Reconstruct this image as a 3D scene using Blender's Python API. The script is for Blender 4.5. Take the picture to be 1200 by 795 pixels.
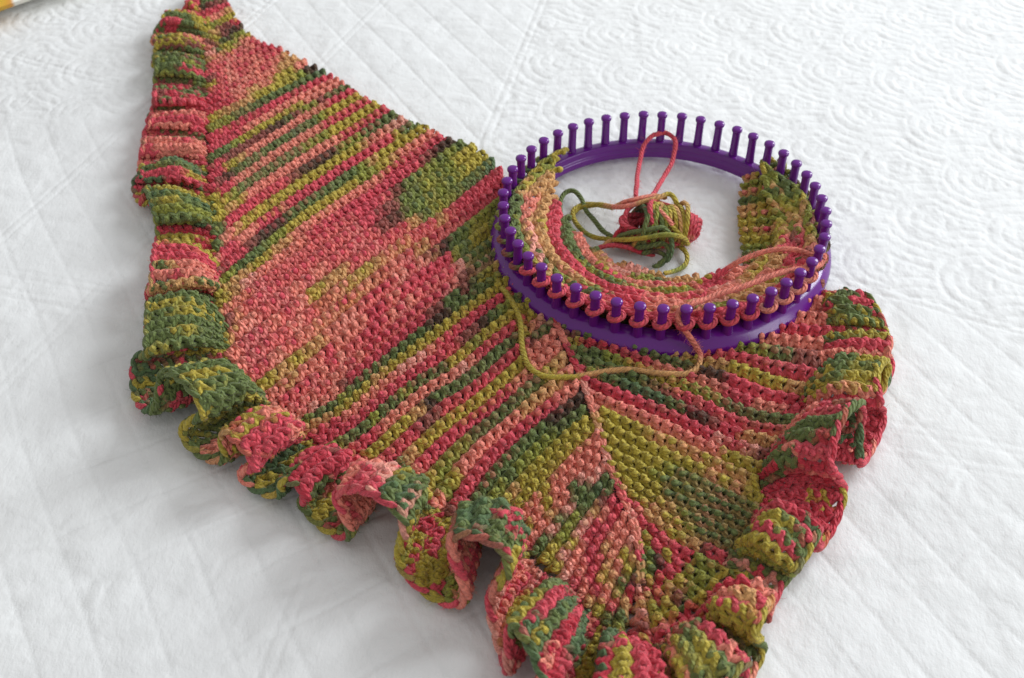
import bpy, math, random
import numpy as np
from mathutils import Vector, Matrix

for o in list(bpy.data.objects): bpy.data.objects.remove(o)
rng = np.random.default_rng(7)
random.seed(7)
sc = bpy.context.scene
C = sc.collection

# ---------------------------------------------------------------- camera
CAM_H = 0.631; F = 1300.0; PITCH = math.radians(43.725)
cam = bpy.data.cameras.new('camera'); cam.sensor_width = 36.0; cam.lens = F/1200*36.0
cam.clip_start = 0.01; cam.clip_end = 50
cob = bpy.data.objects.new('camera', cam); C.objects.link(cob)
cob.location = (0, 0, CAM_H); cob.rotation_euler = (math.pi/2-PITCH, 0, 0)
cam.dof.use_dof = True; cam.dof.focus_distance = 0.86; cam.dof.aperture_fstop = 9.0
sc.camera = cob

# ---------------------------------------------------------------- world and lamps
w = bpy.data.worlds.new('World'); sc.world = w; w.use_nodes = True
bg = w.node_tree.nodes['Background']; bg.inputs[0].default_value = (0.97, 0.97, 0.975, 1); bg.inputs[1].default_value = 0.50
def area(name, loc, target, size, sizey, power, col):
    l = bpy.data.lights.new(name, 'AREA'); l.shape = 'RECTANGLE'; l.size = size; l.size_y = sizey
    l.energy = power; l.color = col
    o = bpy.data.objects.new(name, l); C.objects.link(o); o.location = loc
    o.rotation_euler = (Vector(target)-Vector(loc)).to_track_quat('-Z', 'Y').to_euler(); return o
area('window_light', (3.9, 3.6, 2.3), (0.1, .75, 0), 2.6, 2.8, 264, (0.90, 0.955, 1.0))
area('second_window_light', (4.2, -0.6, 2.4), (0.2, .6, 0), 2.0, 2.2, 66, (0.90, 0.95, 1.0))
sc.view_settings.view_transform = 'Standard'; sc.view_settings.look = 'None'
sc.view_settings.exposure = 0.10; sc.view_settings.gamma = 1.0
sc.render.engine = 'CYCLES'

# ---------------------------------------------------------------- helpers
cP, sP = math.cos(PITCH), math.sin(PITCH)
def at(x, y, z=0.005):
    """picture point -> point of the plane at height z"""
    x = np.asarray(x, float); y = np.asarray(y, float)
    u = (x-600)/F; v = -(y-397.5)/F
    t = (z-CAM_H)/(-sP+v*cP)
    return np.stack([u*t, (cP+v*sP)*t, np.full_like(u*t, 1.0)*z], -1)

def tag(o, label=None, cat=None, group=None, kind=None):
    if label: o['label'] = label
    if cat: o['category'] = cat
    if group: o['group'] = group
    if kind: o['kind'] = kind
    return o
def empty(name, loc=(0, 0, 0)):
    o = bpy.data.objects.new(name, None); C.objects.link(o); o.location = loc; o.empty_display_size = .02
    return o
def link(name, me, parent=None, mat=None):
    if mat is not None and len(me.materials) == 0: me.materials.append(mat)
    o = bpy.data.objects.new(name, me); C.objects.link(o)
    if parent is not None:
        o.parent = parent
        if parent.type == 'EMPTY' or True:
            o.matrix_parent_inverse = Matrix.Translation(parent.location).inverted() if parent.parent is None else Matrix()
    return o

def catmull(P, n, closed=False):
    P = np.asarray(P, float); N = len(P)
    if N == 2:
        t = np.linspace(0, 1, n)[:, None]; return P[0]*(1-t)+P[1]*t
    d = np.r_[0, np.cumsum(np.linalg.norm(np.diff(P, axis=0), axis=1)**.5)]
    E_ = np.vstack([2*P[0]-P[1], P, 2*P[-1]-P[-2]])
    dd = np.r_[-(d[1]-d[0]), d, d[-1]+(d[-1]-d[-2])]
    out = np.zeros((n, P.shape[1])); ts = np.linspace(0, d[-1], n)
    k = np.clip(np.searchsorted(d, ts, side='right')-1, 0, N-2)
    p0, p1, p2, p3 = E_[k], E_[k+1], E_[k+2], E_[k+3]
    t0, t1, t2, t3 = dd[k], dd[k+1], dd[k+2], dd[k+3]
    h = t2-t1; s = ((ts-t1)/h)[:, None]
    m1 = ((p2-p0)/(t2-t0)[:, None])*h[:, None]; m2 = ((p3-p1)/(t3-t1)[:, None])*h[:, None]
    out = (2*s**3-3*s**2+1)*p1+(s**3-2*s**2+s)*m1+(-2*s**3+3*s**2)*p2+(s**3-s**2)*m2
    return out
def resample(P, n):
    d = np.r_[0, np.cumsum(np.linalg.norm(np.diff(P, axis=0), axis=1))]
    t = np.linspace(0, d[-1], n)
    return np.stack([np.interp(t, d, P[:, i]) for i in range(P.shape[1])], 1)
def arclen(P): return np.linalg.norm(np.diff(P, axis=0), axis=1).sum()

def vnoise(x, y, seed=0):
    """smooth value noise, -1..1"""
    x = np.asarray(x, float); y = np.asarray(y, float)
    xi = np.floor(x).astype(np.int64); yi = np.floor(y).astype(np.int64); fx = x-xi; fy = y-yi
    fx = fx*fx*(3-2*fx); fy = fy*fy*(3-2*fy)
    def h(a, b):
        n = (a*374761393+b*668265263+seed*974711) & 0xffffffff
        n = ((n ^ (n >> 13))*1274126177) & 0xffffffff
        n = n ^ (n >> 16)
        return (n & 0xffff)/32767.5-1
    return (h(xi, yi)*(1-fx)+h(xi+1, yi)*fx)*(1-fy)+(h(xi, yi+1)*(1-fx)+h(xi+1, yi+1)*fx)*fy

# palette of the dyed wool (linear base colours)
PAL = {'R': (.68, .080, .108), 'C': (.56, .040, .062), 'S': (.82, .250, .180), 'T': (.64, .34, .13),
       'O': (.47, .365, .050), 'L': (.28, .29, .045), 'G': (.145, .188, .056), 'E': (.105, .168, .068),
       'D': (.095, .050, .030), 'M': (.29, .085, .065), 'P': (.84, .35, .27)}
def seqcol(s, m):
    """colour string s spread over m in 0..1"""
    K = np.array([PAL[c] for c in s]); n = len(K)
    x = np.clip(np.asarray(m)*n-.5, 0, n-1); i = np.minimum(x.astype(int), n-1); j = np.minimum(i+1, n-1); f = x-i
    f = np.clip((f-.2)/.6, 0, 1); f = (f*f*(3-2*f))[..., None]
    return K[i]*(1-f)+K[j]*f

# ---------------------------------------------------------------- materials
def newmat(name):
    m = bpy.data.materials.new(name); m.use_nodes = True
    return m, m.node_tree.nodes, m.node_tree.links, m.node_tree.nodes['Principled BSDF']
def yarn_material():
    m, N, L, B = newmat('wool_yarn')
    a = N.new('ShaderNodeAttribute'); a.attribute_name = 'dye'
    u = N.new('ShaderNodeAttribute'); u.attribute_name = 'twist'
    tc = N.new('ShaderNodeTexCoord')
    no = N.new('ShaderNodeTexNoise'); no.inputs['Scale'].default_value = 420; no.inputs['Detail'].default_value = 3
    L.new(tc.outputs['Object'], no.inputs['Vector'])
    hs = N.new('ShaderNodeHueSaturation')
    mr = N.new('ShaderNodeMapRange'); mr.inputs[1].default_value = .3; mr.inputs[2].default_value = .7
    mr.inputs[3].default_value = .74; mr.inputs[4].default_value = 1.26
    L.new(no.outputs[0], mr.inputs[0]); L.new(mr.outputs[0], hs.inputs['Value']); L.new(a.outputs['Color'], hs.inputs['Color'])
    L.new(hs.outputs[0], B.inputs['Base Color'])
    B.inputs['Roughness'].default_value = .82
    B.inputs['Specular IOR Level'].default_value = .28
    B.inputs['Sheen Weight'].default_value = .12; B.inputs['Sheen Roughness'].default_value = .45
    # plies: sin(2 pi (3 v + u))
    sx = N.new('ShaderNodeSeparateXYZ'); L.new(u.outputs['Vector'], sx.inputs[0])
    m1 = N.new('ShaderNodeMath'); m1.operation = 'MULTIPLY_ADD'; m1.inputs[1].default_value = 4*2*math.pi; m1.inputs[2].default_value = 0
    L.new(sx.outputs[1], m1.inputs[0])
    m2 = N.new('ShaderNodeMath'); m2.operation = 'MULTIPLY_ADD'; m2.inputs[1].default_value = 2*math.pi/.0046
    L.new(sx.outputs[0], m2.inputs[0]); L.new(m1.outputs[0], m2.inputs[2])
    si = N.new('ShaderNodeMath'); si.operation = 'SINE'; L.new(m2.outputs[0], si.inputs[0])
    n2 = N.new('ShaderNodeTexNoise'); n2.inputs['Scale'].default_value = 1500; n2.inputs['Detail'].default_value = 2
    L.new(tc.outputs['Object'], n2.inputs['Vector'])
    ad = N.new('ShaderNodeMath'); ad.operation = 'MULTIPLY_ADD'; ad.inputs[1].default_value = 1.6
    L.new(n2.outputs[0], ad.inputs[0]); L.new(si.outputs[0], ad.inputs[2])
    bp = N.new('ShaderNodeBump'); bp.inputs['Strength'].default_value = .9; bp.inputs['Distance'].default_value = .00055
    L.new(ad.outputs[0], bp.inputs['Height']); L.new(bp.outputs[0], B.inputs['Normal'])
    return m
YARN = yarn_material()
def plastic_material():
    m, N, L, B = newmat('purple_plastic')
    B.inputs['Base Color'].default_value = (.130, .010, .220, 1)
    B.inputs['IOR'].default_value = 1.5
    tc = N.new('ShaderNodeTexCoord'); no = N.new('ShaderNodeTexNoise'); no.inputs['Scale'].default_value = 90; no.inputs['Detail'].default_value = 5
    L.new(tc.outputs['Object'], no.inputs['Vector'])
    mr = N.new('ShaderNodeMapRange'); mr.inputs[3].default_value = .13; mr.inputs[4].default_value = .27
    L.new(no.outputs[0], mr.inputs[0]); L.new(mr.outputs[0], B.inputs['Roughness'])
    bp = N.new('ShaderNodeBump'); bp.inputs['Strength'].default_value = .12; bp.inputs['Distance'].default_value = .0004
    L.new(no.outputs[0], bp.inputs['Height']); L.new(bp.outputs[0], B.inputs['Normal'])
    return m
PLASTIC = plastic_material()
def cotton_material():
    m, N, L, B = newmat('white_quilted_cotton')
    B.inputs['Base Color'].default_value = (.80, .795, .78, 1); B.inputs['Roughness'].default_value = .9
    B.inputs['Specular IOR Level'].default_value = .2; B.inputs['Sheen Weight'].default_value = .12
    tc = N.new('ShaderNodeTexCoord')
    def noise(scale, det, rough=.55, sx=1, sy=1, rot=0):
        mp = N.new('ShaderNodeMapping'); mp.inputs['Scale'].default_value = (sx, sy, 1); mp.inputs['Rotation'].default_value = (0, 0, rot)
        L.new(tc.outputs['Object'], mp.inputs[0])
        n = N.new('ShaderNodeTexNoise'); n.inputs['Scale'].default_value = scale; n.inputs['Detail'].default_value = det
        n.inputs['Roughness'].default_value = rough; L.new(mp.outputs[0], n.inputs['Vector']); return n.outputs[0]
    a = noise(95, 5, .6); b = noise(260, 3, .6, 1.6, .8, .5); c_ = noise(900, 2)
    v = N.new('ShaderNodeTexVoronoi'); v.inputs['Scale'].default_value = 150; v.feature = 'SMOOTH_F1'
    L.new(tc.outputs['Object'], v.inputs['Vector'])
    def bump(h, st, dist, prev=None):
        bp = N.new('ShaderNodeBump'); bp.inputs['Strength'].default_value = st; bp.inputs['Distance'].default_value = dist
        L.new(h, bp.inputs['Height'])
        if prev: L.new(prev, bp.inputs['Normal'])
        return bp.outputs[0]
    n = bump(a, .30, .0018); n = bump(b, .45, .0008, n); n = bump(v.outputs[0], .35, .0010, n); n = bump(c_, .4, .0003, n)
    L.new(n, B.inputs['Normal'])
    # faint uneven whiteness of washed cotton
    d = noise(3.0, 3)
    cr = N.new('ShaderNodeValToRGB'); cr.color_ramp.elements[0].color = (.785, .782, .765, 1); cr.color_ramp.elements[1].color = (.83, .83, .825, 1)
    L.new(d, cr.inputs[0]); L.new(cr.outputs[0], B.inputs['Base Color'])
    return m
COTTON = cotton_material()

# ---------------------------------------------------------------- the bedspread
def quilt_height(x, y):
    def line_dist(u, pitch, off=0.0):
        q = (u+off)/pitch; return (q-np.round(q))*pitch
    wx = x+.004*vnoise(x*9, y*9, 3); wy = y+.004*vnoise(x*9+7, y*9, 4)
    # diagonal seams
    ang = math.radians(-60.5); nx, ny = -math.sin(ang), math.cos(ang)
    u = wx*nx+wy*ny; v_ = wx*math.cos(ang)+wy*math.sin(ang)
    pitch = .0375
    d = np.abs(line_dist(u, pitch, .010)); seam = -np.exp(-(d/.0010)**2)*.0006+.00045*np.sqrt(np.clip(d/(pitch/2), 0, 1))
    puck = .0005*vnoise(v_*115+2*vnoise(u*40, v_*40, 6), u*26, 11)*np.clip(d/(pitch*.25), 0, 1)
    lft = 1-.25*np.clip((-.12-x)/.15, 0, 1); diag = seam*(.75+.25*np.clip((.1-x)/.2, 0, 1))*lft+puck*(.6+.4*lft)
    # sparse cross seams
    ang2 = math.radians(8); u2 = wx*-math.sin(ang2)+wy*math.cos(ang2)
    # clamshell (scallop) fields
    R = .082
    def shells(px, py):
        best = np.full(px.shape, 9.0); out = np.zeros(px.shape)
        row = np.floor(py/(R*.5)).astype(int)
        for k in range(0, 3):
            r_ = row-k
            cx_ = (np.round((px-(r_ % 2)*R)/(2*R))*2*R+(r_ % 2)*R); cy_ = r_*R*.5
            dd = np.hypot(px-cx_, py-cy_); inside = (dd < R) & (best > 8)
            out = np.where(inside, dd, out); best = np.where(inside, k, best)
        return out
    a3 = math.radians(72); px = wx*math.cos(a3)+wy*math.sin(a3); py = -wx*math.sin(a3)+wy*math.cos(a3)
    dsh = shells(px, py); dr = np.abs(line_dist(dsh, .0125)); scal = -np.exp(-(dr/.0011)**2)*.00045+.0004*np.sqrt(np.clip(dr/.006, 0, 1))
    scal += .0005*np.abs(vnoise(x*230, y*190, 12))+.00035*vnoise(x*120, y*120, 15)
    # regions: scallops right/back beyond two borders, and far upper left
    def side(px_, py_, a, off=0):
        t = math.radians(a); return (x-px_)*-math.sin(t)+(y-py_)*math.cos(t)
    sA = side(.0, 1.10, -102.1)      # >0 : right of the long border
    sB = side(.282, .732, -24.6)     # >0 : beyond the lower border
    sC = -side(-.385, 1.00, -111)    # >0 : left of that border
    reg = (np.clip(sA/.004, 0, 1)*np.clip(sB/.004, 0, 1))
    reg2 = np.clip(sC/.004, 0, 1)*np.clip((y-.98)/.03, 0, 1)
    reg = np.maximum(reg, reg2)
    h = diag*(1-reg)+scal*reg
    for s, k in ((sA, 1), (sB, 1), (sC, 1), (side(-.19, 1.18, -111), .8), (side(.35, .52, -14), .7), (side(.35, .545, -14), .7), (side(-.3, .42, 28), .6), (side(-.1, .42, 34), .5), (side(-.2, .58, 22), .4)):
        for o in (0, .009):
            h = h-.0006*k*np.exp(-((s-o)/.0012)**2)
    aa = math.radians(31); ub = -wx*math.sin(aa)+wy*math.cos(aa); db = np.abs(line_dist(ub, .052, .01))
    h = h-.0008*np.exp(-(db/.0011)**2)*np.clip((.75-y)/.1, 0, 1)*np.clip((.12-x)/.1, 0, 1)
    # soft rumples
    h = h+.0030*vnoise(x*3.1, y*3.1, 21)+.0020*vnoise(x*7+3, y*7, 22)
    lw = np.clip((.62-y)/.2, 0, 1)*np.clip((.16-x)/.12, 0, 1)
    t = math.radians(25); uu = x*math.cos(t)+y*math.sin(t); vv = -x*math.sin(t)+y*math.cos(t)
    h = h+lw*(.0013*vnoise(uu*16, vv*48, 31)+.0008*vnoise(uu*30+5, vv*85, 32))
    h = h+.0006*vnoise(x*38, y*38, 23)+.0004*vnoise(x*80, y*80, 24)
    return h
def bed_grid():
    def axis(lo, hi, step, olo, ohi):
        core = np.arange(lo, hi, step); a = [lo]; s = step
        while a[-1] > olo: s *= 1.25; a.append(a[-1]-s)
        b = [core[-1]]; s = step
        while b[-1] < ohi: s *= 1.25; b.append(b[-1]+s)
        return np.r_[a[::-1][:-1], core, b[1:]]
    xs = axis(-.66, .66, .0019, -1.7, 1.7); ys = axis(.30, 1.30, .0019, -.6, 2.4)
    X, Y = np.meshgrid(xs, ys); Z = quilt_height(X, Y)
    far = np.clip(np.maximum(np.abs(X)-.68, np.maximum(.28-Y, Y-1.33))/.1, 0, 1); Z = Z*(1-far)+far*.0015*vnoise(X*5, Y*5, 40)
    Z = Z-.0035
    # the far cushion presses nothing; under the knitting the quilt lies a little lower
    n, m = X.shape
    V = np.stack([X, Y, Z], -1).reshape(-1, 3)
    i = np.arange(n*m).reshape(n, m)
    Fc = np.stack([i[:-1, :-1], i[:-1, 1:], i[1:, 1:], i[1:, :-1]], -1).reshape(-1, 4)
    return V, Fc
def mesh_from(name, V, Fc, mat=None, smooth=True, attrs=None):
    me = bpy.data.meshes.new(name); nf, k = Fc.shape
    me.vertices.add(len(V)); me.vertices.foreach_set('co', np.ascontiguousarray(V, dtype=np.float32).ravel())
    me.loops.add(nf*k); me.loops.foreach_set('vertex_index', np.ascontiguousarray(Fc, dtype=np.int32).ravel())
    me.polygons.add(nf); me.polygons.foreach_set('loop_start', np.arange(0, nf*k, k, dtype=np.int32))
    me.update(calc_edges=True)
    if smooth: me.polygons.foreach_set('use_smooth', np.ones(nf, dtype=bool))
    if attrs:
        for an, (typ, data) in attrs.items():
            a = me.attributes.new(an, typ, 'POINT')
            a.data.foreach_set('color' if typ == 'FLOAT_COLOR' else 'vector', np.ascontiguousarray(data, dtype=np.float32).ravel())
    if mat: me.materials.append(mat)
    return me
V, Fc = bed_grid()
bed = link('bedspread', mesh_from('bedspread', V, Fc, COTTON)); bed['kind'] = 'structure'

# ---------------------------------------------------------------- yarn tubes
SIDES = 7
class Tubes:
    def __init__(s): s.V = []; s.F = []; s.c = []; s.t = []; s.n = 0
    def add(s, Q, Nr, r, col, taper=True):
        """Q (n,3) centre line, Nr (n,3) reference normals, r radius (n,) or float, col (n,3)"""
        n = len(Q)
        if n < 3: return
        T = np.gradient(Q, axis=0); T /= np.linalg.norm(T, axis=1)[:, None]+1e-12
        B = np.cross(T, Nr); bl = np.linalg.norm(B, axis=1)[:, None]; B = B/(bl+1e-9)
        N_ = np.cross(B, T)
        r = np.broadcast_to(np.asarray(r, float), (n,)).copy()
        if taper: r[0] *= .35; r[-1] *= .35
        a = np.arange(SIDES+1)/SIDES*2*np.pi
        P = Q[:, None]+r[:, None, None]*(np.cos(a)[None, :, None]*N_[:, None]+np.sin(a)[None, :, None]*B[:, None])
        u = np.r_[0, np.cumsum(np.linalg.norm(np.diff(Q, axis=0), axis=1))]
        tw = np.zeros((n, SIDES+1, 3)); tw[..., 0] = u[:, None]; tw[..., 1] = (np.arange(SIDES+1)/SIDES)[None]
        i = np.arange(n*(SIDES+1)).reshape(n, SIDES+1)+s.n
        s.F.append(np.stack([i[:-1, :-1], i[:-1, 1:], i[1:, 1:], i[1:, :-1]], -1).reshape(-1, 4))
        s.V.append(P.reshape(-1, 3)); s.t.append(tw.reshape(-1, 3))
        cc = np.ones((n, SIDES+1, 4)); cc[..., :3] = np.asarray(col)[:, None, :] if np.ndim(col) == 2 else col
        s.c.append(cc.reshape(-1, 4)); s.n += n*(SIDES+1)
    def mesh(s, name):
        return mesh_from(name, np.vstack(s.V), np.vstack(s.F), YARN, True,
                         {'dye': ('FLOAT_COLOR', np.vstack(s.c)), 'twist': ('FLOAT_VECTOR', np.vstack(s.t))})
    def build(s, name, parent): return link(name, s.mesh(name), parent)
def par_normals(Q):
    """parallel transported normals for a free yarn"""
    T = np.gradient(Q, axis=0); T /= np.linalg.norm(T, axis=1)[:, None]
    n = np.cross(T[0], (0.1, .3, 1)); n /= np.linalg.norm(n); out = [n]
    for i in range(1, len(Q)):
        n = out[-1]-T[i]*np.dot(out[-1], T[i]); out.append(n/np.linalg.norm(n))
    return np.array(out)
def strand(tb, pts, r, cols, n=None, wob=.0007):
    """a loose strand through 3-D points"""
    P = catmull(pts, max(60, 8*len(pts))); L_ = arclen(P); n = n or max(12, int(L_/.0022)); P = resample(P, n)
    s = np.linspace(0, L_, n)
    P = P+np.stack([vnoise(s*60, s*0+k*7.1, 50+k)*wob for k in range(3)], 1)
    m = np.linspace(0, 1, n); col = seqcol(cols, m)*(1+.10*vnoise(s*300, s*0, 9))[:, None]
    tb.add(P, par_normals(P), r*(1+.07*vnoise(s*210, s*0+3, 58)), col)
def P3(lst): return np.array([at(x, y, z) for x, y, z in lst])

# ---------------------------------------------------------------- knitted patches
class Patch:
    """dense position grid G[a, m]; a counts courses (real number), m is 0..1 along the row"""
    def __init__(s, G, na, wale=.0103, anchor='left', period=None, r=.0023, depth=.0046, hh=.70, side=1, seed=0, ridge0=0):
        s.G = G; s.na = na; s.A, s.M = G.shape[:2]
        ga = np.gradient(G, axis=0); gm = np.gradient(G, axis=1)
        n = np.cross(gm, ga); n /= np.linalg.norm(n, axis=2)[..., None]+1e-12
        s.N = n*side; s.wale = wale; s.anchor = anchor; s.period = period; s.r = r; s.depth = depth; s.hh = hh; s.seed = seed
    def samp(s, arr, a, m):
        x = np.clip(a/s.na, 0, 1)*(s.A-1); y = np.clip(m, 0, 1)*(s.M-1)
        i = np.minimum(x.astype(int), s.A-2); j = np.minimum(y.astype(int), s.M-2); fx = (x-i)[:, None]; fy = (y-j)[:, None]
        return (arr[i, j]*(1-fx)+arr[i+1, j]*fx)*(1-fy)+(arr[i, j+1]*(1-fx)+arr[i+1, j+1]*fx)*fy
    def course(s, tb, c, colfn, lo=0., hi=1., rs=1.0):
        mm = np.linspace(0, 1, 80); line = s.samp(s.G, np.full(80, c+.0), mm)
        d = np.r_[0, np.cumsum(np.linalg.norm(np.diff(line, axis=0), axis=1))]; L_ = d[-1]
        if s.period: ns = s.period                       # fixed stitches over the row
        else: ns = L_/s.wale
        if L_ < .006: return
        full = int(np.floor(ns)) if not s.period else ns
        b0 = lo*ns; b1 = hi*ns
        if not s.period: b0 = max(b0, .02); b1 = min(b1, ns-.02)
        k = max(4, int((b1-b0)*SPS)); sp = np.linspace(b0, b1, k)          # stitch parameter
        rb = b0 if s.anchor == 'left' else 0
        ph = sp if s.anchor == 'left' else sp-ns
        ph = ph+.03*vnoise(sp*.9, sp*0+c*3.3, 60+s.seed)
        i = int(c)
        sg = 1 if i % 2 == 0 else -1
        kk = np.floor(ph)
        jit = lambda q, amp: amp*vnoise(ph*1.0+.5, sp*0+c*17.7, 70+q+s.seed)
        cw = np.cos(2*np.pi*ph)
        xo = -.16*np.sin(4*np.pi*ph)+(-.13*(1-cw)/2 if sg > 0 else .10*(1+cw)/2)
        yo = -s.hh*(1+jit(1, .12))*np.cos(2*np.pi*ph)
        zo = -sg*s.depth*(1+jit(2, .2))*np.cos(2*np.pi*ph)
        stitch = (ph-sp)+sp+xo
        if s.anchor != 'left': stitch = stitch+ns
        m = np.interp(np.clip(stitch/ns, 0, 1)*L_, d, mm)
        a = np.clip(c+yo+jit(3, .12), 0, s.na)
        Q = s.samp(s.G, a, m); Nn = s.samp(s.N, a, m); Nn /= np.linalg.norm(Nn, axis=1)[:, None]+1e-9
        # in-plane lean so that the bumps read as slanted nubs
        Q = Q+Nn*zo[:, None]
        # local crowding: thinner yarn where the courses are squeezed together
        p1 = s.samp(s.G, np.full(k, min(c+.5, s.na)), m); p0 = s.samp(s.G, np.full(k, max(c-.5, 0)), m)
        loc = np.linalg.norm(p1-p0, axis=1)
        r = s.r*rs*np.clip(.62+.38*loc/.0045, .66, 1.28)*(1+.07*vnoise(ph*2.3, sp*0+c*5.1, 90+s.seed))
        col = colfn(c, sp/ns)*(1+.13*vnoise(ph*1.7, sp*0+c*9.1, 95))[:, None]
        tb.add(Q, Nn, r, np.clip(col, 0, 1))
SPS = 17

def rows_to_grid(keys, M=70, pitch=.0058, zf=None, mid=.5):
    """keys: list of rows, each a list of picture points left->right on the cloth plane; rows are evenly respaced"""
    rows = []
    for k in keys:
        P = at(np.array([p[0] for p in k], float), np.array([p[1] for p in k], float), .006)
        rows.append(resample(catmull(P, 120), M))
    R_ = np.array(rows)                                   # K, M, 3
    K = len(R_)
    # perpendicular spacing near the middle
    mi = int(M*mid); d = [0]
    for i in range(K-1):
        t = R_[i, min(mi+3, M-1)]-R_[i, max(mi-3, 0)]; t /= np.linalg.norm(t); v = R_[i+1, mi]-R_[i, mi]; d.append(d[-1]+np.linalg.norm(v-t*np.dot(v, t)))
    d = np.array(d); na = int(round(d[-1]/pitch/2))*2
    A = na*2+1; ta = np.linspace(0, d[-1], A)
    G = np.zeros((A, M, 3))
    # cubic (catmull in a) interpolation
    E_ = np.concatenate([[2*R_[0]-R_[1]], R_, [2*R_[-1]-R_[-2]]]); dd = np.r_[-(d[1]-d[0]), d, d[-1]+d[-1]-d[-2]]
    for q, t_ in enumerate(ta):
        k = int(np.clip(np.searchsorted(d, t_, side='right')-1, 0, K-2))
        t1, t2 = d[k], d[k+1]; s_ = (t_-t1)/(t2-t1); h = t2-t1
        m1 = (E_[k+2]-E_[k])/(dd[k+2]-dd[k])*h; m2 = (E_[k+3]-E_[k+1])/(dd[k+3]-dd[k+1])*h
        G[q] = (2*s_**3-3*s_**2+1)*E_[k+1]+(s_**3-2*s_**2+s_)*m1+(-2*s_**3+3*s_**2)*E_[k+2]+(s_**3-s_**2)*m2
    G[..., 2] = .0072+.0016*vnoise(G[..., 0]*14, G[..., 1]*14, 5)+.0010*vnoise(G[..., 0]*33, G[..., 1]*33, 6)
    if zf is not None: G[..., 2] += zf(G)
    return G, na

LEFT_ROWS = [
 [(233, -12), (247, -16), (262, -20)],
 [(234, 12), (250, 8), (267, 4)],
 [(237, 38), (258, 28), (275, 20)],
 [(242, 64), (264, 54), (290, 42)],
 [(243, 104), (278, 84), (320, 56)],
 [(244, 150), (290, 130), (334, 108), (377, 85)],
 [(246, 212), (294, 181), (345, 150), (415, 108)],
 [(250, 268), (302, 227), (373, 184), (458, 132)],
 [(254, 335), (290, 305), (330, 274), (394, 229), (443, 196), (508, 156)],
 [(258, 392), (308, 356), (370, 312), (440, 262), (500, 224), (560, 178)],
 [(284, 452), (320, 423), (354, 396), (387, 370), (430, 337), (481, 300), (536, 260), (592, 216)],
 [(340, 498), (383, 475), (430, 434), (470, 402), (520, 365), (560, 336), (600, 306)],
 [(388, 530), (421, 511), (455, 483), (490, 455), (528, 432), (574, 393), (610, 368), (635, 350)],
 [(470, 578), (494, 551), (540, 508), (579, 478), (613, 447), (657, 408)],
 [(528, 608), (563, 555), (590, 525), (638, 484), (677, 456)],
 [(572, 628), (600, 585), (630, 552), (660, 522), (694, 494)],
 [(622, 652), (649, 618), (669, 593), (690, 568), (708, 546)],
 [(664, 688), (682, 655), (704, 620), (724, 590)],
 [(694, 722), (710, 690), (726, 655), (742, 628)],
 [(722, 745), (731, 715), (741, 690), (750, 668)],
 [(733, 754), (738, 728), (745, 702), (752, 680)],
]
RIGHT_ROWS = [
 [(640, 325), (700, 335), (760, 342), (830, 345), (900, 342), (962, 338)],
 [(645, 345), (700, 356), (760, 364), (830, 370), (900, 373), (968, 376)],
 [(650, 366), (700, 376), (760, 390), (830, 397), (900, 404), (966, 410)],
 [(656, 386), (700, 394), (760, 408), (824, 424), (859, 430), (903, 448), (945, 458)],
 [(662, 402), (717, 411), (773, 431), (834, 452), (867, 468), (900, 479), (940, 483)],
 [(682, 448), (715, 461), (758, 478), (792, 492), (830, 513), (865, 527), (902, 537)],
 [(697, 492), (732, 511), (769, 528), (794, 539), (833, 558), (860, 570), (890, 583)],
 [(712, 545), (752, 565), (781, 582), (803, 592), (830, 603), (854, 611), (880, 624)],
 [(734, 597), (762, 616), (794, 639), (822, 651), (852, 667)],
 [(746, 640), (777, 667), (800, 688), (832, 712)],
 [(750, 672), (768, 700), (786, 725), (802, 747)],
 [(749, 690), (756, 715), (760, 740), (762, 765)],
 [(743, 692), (742, 712), (739, 732), (735, 754)],
 [(734, 694), (732, 715), (729, 735), (724, 756)],
]
shawl = empty('knitted_shawl', tuple(at(520, 400, 0)))
tag(shawl, 'pink, salmon, olive and green striped knitted shawl with ruffled edge spread on the quilt', 'shawl')

COLL = {}
exec_colors = None
YSEQ = 'RRSSPTOOLGGEGLOTSSRCRRSTOLGDMRRSSTOOLGEGDRRC'
def seqfn(scale=.9, off=0., wander=.2):
    def fn(c, m):
        t = (c*scale+off+m*wander*3) % len(YSEQ)
        K = np.array([PAL[q] for q in YSEQ]); i = np.floor(t).astype(int) % len(K); j = (i+1) % len(K); f = t-np.floor(t)
        f = np.clip((f-.3)/.4, 0, 1)[:, None] if np.ndim(f) else f
        return K[i]*(1-f)+K[j]*f
    return fn
def strings_fn(strs, fallback=None):
    """strs[j]: colour string of garter ridge j ('head/foot' or one for both)"""
    def fn(c, m):
        j = int((c)//2) if True else 0
        j = min(max(j, 0), len(strs)-1); s_ = strs[j]
        if '/' in s_: a, b = s_.split('/'); s_ = a if int(c) % 2 == 0 else b
        return seqcol(s_, m+.02*vnoise(m*6, m*0+c, 44))
    return fn

def build_patch(P, name, colfn, parent, c0=1, c1=None, cut=None):
    """two courses (one garter ridge) per object"""
    c1 = c1 or P.na-1; objs = []
    for c in range(c0, c1, 2):
        tb = Tubes()
        for cc in (c, c+1):
            if cc > P.na-.5: continue
            lo, hi = (0, 1) if cut is None else cut(cc)
            if hi-lo > .02: P.course(tb, cc, colfn, lo, hi)
        if tb.n: objs.append(tb.build(name, parent))
    return objs

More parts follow.
